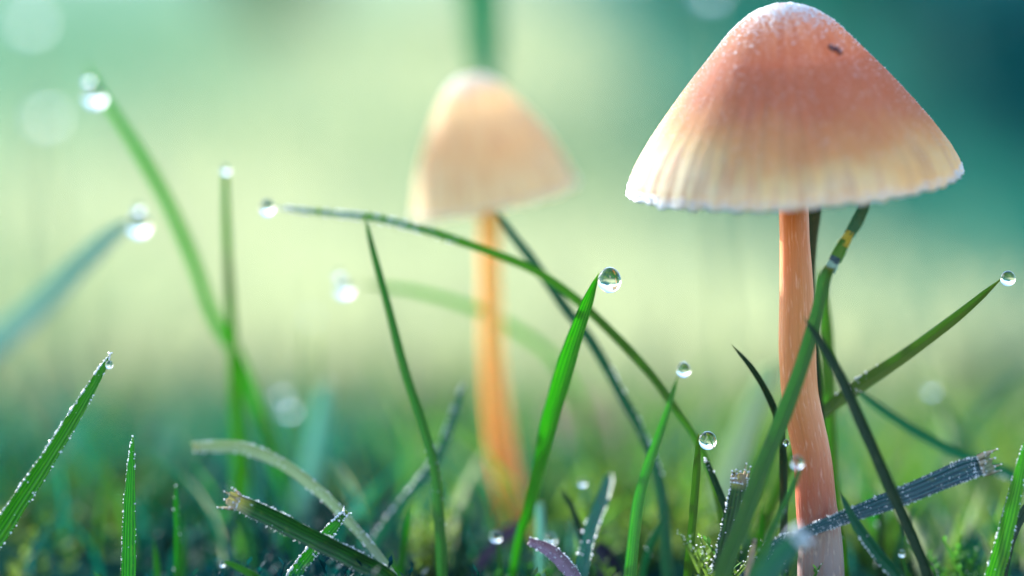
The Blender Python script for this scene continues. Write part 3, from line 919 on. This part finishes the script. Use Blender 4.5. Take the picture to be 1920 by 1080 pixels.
blade([(1574, 922), (1608, 985), (1650, 1042), (1700, 1105)], [7, 22, 26, 28], 'teal', 'short dewy blade tucked under the blue rimed blade beside the stem base', (15.7, 15.6), roll=0.4,
      frost=dict(n=140, edges=(-1,), u0=0.3, size=0.008, face=0.05))
blade([(1926, 818), (1912, 880), (1898, 940), (1876, 1030), (1858, 1095)], [10, 24, 32, 38, 42], 'fresh', 'bright green keeled blade with white edge beyond the torn straw tip', (15.8, 15.8), roll=-0.4,
      frost=dict(n=260, edges=(-1, -1, 1), size=0.006, face=0.03))
blade([(1960, 900), (1925, 955), (1898, 1005), (1880, 1080)], [12, 20, 24, 24], 'dark', 'dark blade leaning behind the bright keeled blade', (16.1, 16.1), roll=0.4)
blade([(1387, 898), (1381, 940), (1372, 990), (1362, 1040), (1352, 1095)], [34, 40, 44, 46, 48], 'dryish', 'stubby mown blade with frayed beige end and frosted edges beside the jointed stalk', (15.9, 15.85), roll=0.15, blunt=True, ridges=4, ragged=0.04,
      frost=dict(n=620, u1=1, edges=(-1, 1), face=0.08, size=0.0075), tip=dry_tip(0.12, 0.5, 5, 140))
blade([(1508, 858), (1486, 915), (1455, 980), (1428, 1045), (1408, 1095)], [6, 13, 16, 18, 20], 'green', 'little curved blade holding a tiny drop in front of the brown stem base', (15.4, 15.35), roll=0.3,
      frost=dict(n=10, u0=0.3, u1=0.5, edges=(1,), size=0.008))
blade([(1510, 1000), (1478, 1030), (1450, 1065), (1425, 1110)], [44, 52, 52, 52], 'teal', 'out of focus broad blade stub with pale frosted top close by the stem base', (14.6, 14.6), roll=0.3, blunt=True,
      frost=dict(n=160, u1=0.15, edges=(-1, 1), face=0.7, size=0.014))
blade([(1452, 675), (1418, 755), (1388, 840), (1355, 940)], [30, 50, 56, 56], 'pale', 'wide pale blurred blade behind the thin curling dark one', (18.2, 18.4), roll=0.6)
blade([(1690, 1042), (1700, 1072), (1708, 1100)], [5, 8, 9], 'green', 'tiny stalk bearing a pinhead drop beside the crossing dark blade', (15.6, 15.6), roll=0.2)
blade([(1416, 1010), (1408, 1050), (1402, 1095)], [8, 15, 16], 'straw', 'short straw coloured stub with a dark red tip between the green blades', (15.6, 15.6), roll=0.2, blunt=True, name='straw_stub', cat='straw stub', tip=dry_tip(0.035, 0.2, 2, 0, 'purple'))
# cluster round the foot of the orange stem
blade([(1055, 918), (1072, 952), (1090, 1000), (1100, 1060)], [8, 15, 18, 20], 'dark', 'short blurred dark blade behind the lilac withered leaf', (16.9, 16.9), roll=0.3)
blade([(1145, 885), (1130, 940), (1108, 1000), (1090, 1090)], [20, 30, 30, 30], 'teal', 'blurred blue green blade leaning over the inky rotten leaf', (17.1, 16.3), roll=0.4,
      frost=dict(n=90, u0=0.4, edges=(1, -1), size=0.011))
blade([(992, 1014), (1030, 1030), (1060, 1058), (1085, 1095)], [16, 28, 30, 28], 'lilac', 'lilac brown withered leaf with white rimed edge at the orange stem foot', (16.3, 16.1), roll=0.3, blunt=True, fold=0.3,
      frost=dict(n=320, edges=(-1, 1), face=0.15, size=0.008), name='withered_leaf', cat='withered leaf')
blade([(1118, 1018), (1135, 1040), (1150, 1070), (1155, 1110)], [24, 52, 56, 48], 'inky', 'inky purple rotten leaf curled up beside the lilac withered one', (17.3, 17.2), roll=0.5, fold=0.35, name='withered_leaf', cat='withered leaf')
blade([(990, 978), (955, 1000), (918, 1035), (885, 1085)], [26, 30, 24, 20], 'purple', 'dark purple withered stalk lying against the orange stem foot', (17.9, 17.5), roll=0.3, thick=0.5, name='withered_stalk', cat='withered stalk')
blade([(934, 1012), (937, 1045), (941, 1095)], [6, 10, 12], 'green', 'short stalk holding a shining bead in front of the purple withered stalk', (16.8, 16.8), roll=0.2)
blade([(1012, 942), (1014, 985), (1016, 1040), (1018, 1090)], [16, 20, 22, 22], 'greyblue', 'pale frosted blade stub between the orange stem foot and the withered leaf', (17.2, 17.1), roll=0.3, blunt=True)
# thin short shoots filling the foot of the lawn
for k in range(46):
    x0 = rnd.uniform(280, 1915)
    dd = rnd.uniform(16.4, 18.6)
    top = rnd.uniform(900, 1040)
    lean = rnd.uniform(-60, 60)
    mt = rnd.choice(['green', 'fresh', 'teal', 'dark', 'olive', 'teal', 'pale', 'greyblue'] if x0 > 700 else ['green', 'teal', 'teal', 'dark', 'blue'])
    fr = rnd.random() < 0.35
    tone = dict(green='mid green', fresh='bright green', teal='blue green', dark='dark green', olive='olive', pale='pale withered', greyblue='grey blue', blue='slate blue')[mt]
    where = ('near the crumbling tipped blade', 'round the furry rimed blade', 'round the orange stem foot', 'round the mown stubby blade', 'under the blue rimed blade')[min(4, int((x0 - 280) / 328))]
    blade([(x0 + lean, top), (x0 + lean * .55, top + 45), (x0 + lean * .2, top + 100), (x0, top + 170)], [4, rnd.uniform(9, 17), rnd.uniform(12, 20), 16], mt,
          f"{'upright' if abs(lean) < 20 else 'slanting'} thin short {tone} shoot {'with frosted edges ' if fr else ''}{where}", (dd, dd + 0.1), roll=rnd.uniform(-.6, .6), n=14,
          frost=dict(n=24, u1=0.8, size=0.006) if fr else None, group='thin short shoots at the foot of the lawn')
# further back, out of focus
blade([(672, 532), (780, 546), (900, 582), (980, 626), (1045, 678), (1090, 760), (1110, 860)], [9, 15, 18, 18, 18, 18, 18], 'fresh', 'faint blurred bowed blade crossing behind the orange stem with a drop at its tip', (18.3, 19.9), roll=0.3, n=60)
blade([(612, 722), (598, 800), (582, 890), (565, 990), (555, 1060)], [30, 38, 42, 44, 44], 'greyblue', 'blurred grey blue blade topped by a glowing bead behind the withered arch', (19.6, 19.8), roll=0.4, blunt=True)
blade([(528, 745), (540, 820), (548, 900), (552, 1000)], [8, 14, 16, 16], 'olive', 'thin blurred stalk with two large glowing beads stacked at its top', (20.3, 20.3), roll=0.3)
blade([(584, 590), (583, 700), (575, 800), (570, 900), (570, 980)], [8, 12, 14, 16, 16], 'olive', 'faint thin upright stalk with a dull bead, far behind the glowing ones', (21.5, 21.5), roll=0.3)
blade([(1746, 735), (1775, 770), (1805, 835), (1850, 905), (1880, 960)], [10, 18, 22, 24, 24], 'teal', 'blurred blue green blade with a round white bead beyond the olive blade', (19.2, 19.2), roll=0.3)
blade([(1925, 690), (1880, 730), (1830, 785), (1785, 860), (1765, 930)], [10, 16, 18, 20, 20], 'teal', 'blurred blade leaning over the beaded blue green one', (19.6, 19.6), roll=0.3)
blade([(56, 36), (62, 200), (40, 400), (30, 600), (20, 800), (18, 960)], [8, 12, 14, 16, 16, 16], 'pale', 'tall ghostly blurred stalk bearing the biggest faint bead', (27, 27), roll=0.3)
blade([(85, 215), (100, 380), (108, 560), (100, 760), (96, 950)], [8, 12, 14, 16, 16], 'pale', 'ghostly blurred stalk bearing a faint bead behind the grey blue blade', (26, 26), roll=0.3)
blade([(-330, 1000), (-300, 400), (-100, -150), (400, -420), (780, -260), (885, -60), (906, 90), (908, 190)][::-1], [30, 80, 88, 80, 60, 60, 60, 60], 'mint',
      'tall drooping broad blade hanging down behind the cream mushroom cap', (22.6, 24.5), roll=0.3, n=70)
blade([(1330, -18), (1350, 200), (1345, 420), (1360, 640), (1355, 960)], [8, 12, 14, 16, 16], 'pale', 'ghostly tall stalk rising behind the brown cap with a faint bead on top', (25, 25), roll=0.3)
dew(1330, -18, 15, 24.95, 'faint bead on the ghostly tall stalk behind the brown cap')
# a pale dead leaf lying in the moss
blade([(1030, 800), (1080, 790), (1130, 800), (1170, 830)], [60, 130, 130, 60], 'beige', 'pale beige dead leaf propped in the moss far behind the ribbed blade', (25, 25), roll=0.4, fold=0.2, name='dead_leaf', cat='dead leaf')

# ------------------------------------------------------------------ dew drops
dew(1143, 525, 22, 15.99, 'clear round drop on the tip of the bright ribbed blade')
dew(1327, 826, 17, 16.06, 'clear drop on the yellow green upright blade, lawn mirrored inside')
dew(1495, 867, 12, 15.35, 'tiny clear drop against the reddish base of the brown stem')
dew(1890, 522, 14, 15.97, 'small drop at the end of the straight olive blade')
dew(1282, 693, 13, 16.45, 'small bright drop on the slender light green blade')
dew(178, 180, 20, 18.2, 'heavy glowing drop slung under the tip of the arching blade')
dew(165, 150, 8, 18.2, 'little bead above the heavy glowing drop')
dew(260, 422, 20, 18.1, 'large glowing drop at the tip of the grey blue blade')
dew(259, 392, 9, 18.1, 'little bead on top of the grey blue blade drop')
dew(423, 319, 8, 17.55, 'dull bead on the blunt tip of the straight upright blade')
dew(501, 390, 14, 17.05, 'bright drop at the tip of the very long bowed blade')
dew(645, 542, 16, 18.25, 'glowing drop at the tip of the faint blurred bowed blade')
dew(635, 516, 8, 18.3, 'little bead above the drop of the faint bowed blade')
dew(930, 1006, 11, 16.75, 'shining bead on a short stalk by the purple withered stalk')
dew(1033, 1010, 11, 16.9, 'shining bead resting above the lilac withered leaf')
dew(417, 1058, 5, 15.58, 'pinhead drop on the tiny curved blade low in the moss')
dew(1691, 1038, 6, 15.58, 'pinhead drop on a tiny stalk beside the crossing dark blade')
dew(205, 684, 7, 15.8, 'pinhead drop clinging below the crumbling pale tip')
dew(1474, 830, 6, 16.2, 'pinhead bead stuck to the edge of the brown stem')
dew(540, 766, 12, 20.25, 'large blurred bead, lower of two on the thin stalk')
dew(526, 738, 9, 20.3, 'large blurred bead, upper of two on the thin stalk')
dew(614, 724, 10, 19.55, 'glowing bead on the blurred grey blue blade')
dew(1746, 731, 9, 19.15, 'round white bead on the blurred blue green blade')
dew(585, 592, 6, 21.45, 'dull blurred bead on the faint thin upright stalk')
dew(55, 38, 16, 26.95, 'biggest faint bead high on the ghostly stalk')
dew(85, 214, 15, 25.95, 'faint bead behind the grey blue leaning blade')
dew(1092, 905, 8, 17.0, 'small blurred bead beside the short dark blade')

# ------------------------------------------------------------------ rimed moss sprig beside the mown blade
def sprig_thing(px, py, d, h, n, tint, label, frost_n):
    p0 = at(px, py, d)
    p0.z = ground_z(p0.x, p0.y) - 0.05
    top = at(px, py, d).z
    h = max(h, top - p0.z)
    o = link('moss_sprig', None, None, p0)
    tag(o, label, 'moss', 'moss sprigs standing clear of the carpet')
    for k in range(n):
        x, y, hh, lx, ly = rnd.uniform(-.14, .14), rnd.uniform(-.1, .1), h * rnd.uniform(.55, 1.0), rnd.uniform(-.7, .7), rnd.uniform(-.5, .5)
        V, Fc, T = moss_leaves([(x, y, 0, hh, lx, ly, tint)], 0.085, 26)
        SV, SF = [], []
        for q in range(7):
            t = q / 6
            c = Vector((x + lx * t * t * hh, y + ly * t * t * hh, hh * t))
            r = 0.012 * (1 - 0.7 * t)
            SV += [c + Vector((r, 0, 0)), c + Vector((0, r, 0)), c + Vector((-r, 0, 0)), c + Vector((0, -r, 0))]
        for q in range(6):
            for e in range(4):
                SF.append((q * 4 + e, q * 4 + (e + 1) % 4, q * 4 + 4 + (e + 1) % 4, q * 4 + 4 + e))
        n0 = len(V)
        V = np.concatenate([V, np.array([tuple(v) for v in SV])])
        Fc = np.concatenate([Fc, np.array(SF) + n0])
        T = np.concatenate([T, np.repeat(np.asarray(tint)[None] * 0.8, len(SV), axis=0)])
        st_ = link('moss_shoot', np_mesh('moss_shoot', V, Fc, M['tint_moss'], tint=T), o)
        if frost_n:
            m_ = frost_n // n
            idx = rng.integers(0, n0, m_)
            add_crystals(st_, (0, 0, 0), V[idx] + rng.normal(0, 0.004, (m_, 3)), rng.uniform(0.003, 0.008, m_))
sprig_thing(1325, 985, 15.85, 0.3, 7, (0.16, 0.26, 0.06), 'rimed yellow green moss sprig beside the mown stubby blade', 420)
sprig_thing(1450, 1000, 15.9, 0.3, 5, (0.08, 0.22, 0.05), 'dewy moss sprig between jointed stalk and brown stem', 120)
sprig_thing(1800, 1005, 16.6, 0.3, 9, (0.07, 0.24, 0.04), 'green moss sprig below the torn straw tip', 60)
sprig_thing(795, 940, 17.6, 0.3, 10, (0.26, 0.36, 0.07), 'bright yellow green moss sprig behind the slim dark blade', 160)

# ------------------------------------------------------------------ dark shrubs on the bank
def shrub(px, d, size, width, tint, label, n_leaf=2600, leaf=1.0):
    x = (px - 960) / F_PX * d
    z = ground_z(x, d) - 0.5
    root = link('shrub', None, None, (x, d, z))
    tag(root, label, 'shrub', 'dark shrubs on the meadow bank')
    # stems
    V, Fs = [], []
    tips = []
    for k in range(9):
        a = rnd.uniform(0, 2 * math.pi); spread = rnd.uniform(0.15, 1.0)
        P = [Vector((0, 0, 0)), Vector((math.cos(a) * width * .2 * spread, math.sin(a) * width * .2 * spread, size * .4)),
             Vector((math.cos(a) * width * .5 * spread, math.sin(a) * width * .5 * spread, size * rnd.uniform(.7, 1.0)))]
        C = spline(P, 8); b0 = len(V)
        for i, c in enumerate(C):
            r = size * 0.018 * (1 - i / 9.5)
            for j in range(6):
                t = j / 6 * 2 * math.pi
                V.append(c + Vector((math.cos(t) * r, math.sin(t) * r, 0)))
            if i > 2: tips.append(c)
        for i in range(8):
            for j in range(6):
                p_ = b0 + i * 6 + j; q_ = b0 + i * 6 + (j + 1) % 6
                Fs.append((p_, q_, q_ + 6, p_ + 6))
    link('stems', mesh_from('stems', V, Fs, M['purple']), root)
    Cn = np.array([tuple(tips[rnd.randrange(len(tips))]) for _ in range(n_leaf)]) + rng.normal(0, 0.13 * width, (n_leaf, 3))
    Cn[:, 2] = np.abs(Cn[:, 2])
    D = rng.normal(size=(n_leaf, 3)); D[:, 2] += 0.4; D /= np.linalg.norm(D, axis=1, keepdims=True)
    B = np.cross(D, rng.normal(size=(n_leaf, 3))); B /= np.linalg.norm(B, axis=1, keepdims=True)
    L = leaf * (0.7 + 0.6 * rng.random((n_leaf, 1)))
    V = np.stack([Cn, Cn + D * L * .5 + B * L * .3, Cn + D * L, Cn + D * L * .5 - B * L * .3], 1).reshape(-1, 3)
    T = np.repeat(np.asarray(tint)[None] * (0.6 + 0.8 * rng.random((n_leaf, 1))), 4, axis=0)
    link('foliage', np_mesh('foliage', V, np.arange(len(V)).reshape(-1, 4), M['tint_shrub'], tint=T), root)

shrub(1840, 128, 13, 7.5, (0.002, 0.10, 0.115), 'dense blue green shrub on the bank behind the brown mushroom cap', 3600, 1.0)
shrub(1730, 200, 19, 11, (0.003, 0.12, 0.11), 'taller dark shrub standing further up behind the blue green one', 3600, 1.5)
shrub(1985, 118, 13, 8, (0.002, 0.095, 0.12), 'broad dark shrub at the end of the shrub row', 3400, 1.0)
shrub(1560, 300, 24, 16, (0.006, 0.125, 0.085), 'mid green shrub high on the bank above the mushroom cap', 3000, 2.0)
shrub(1330, 420, 24, 18, (0.015, 0.09, 0.05), 'spreading green shrub farthest up the bank', 2600, 2.2)
shrub(520, 300, 14, 13, (0.02, 0.10, 0.05), 'lone low green shrub on the open pale meadow', 1600, 1.6)
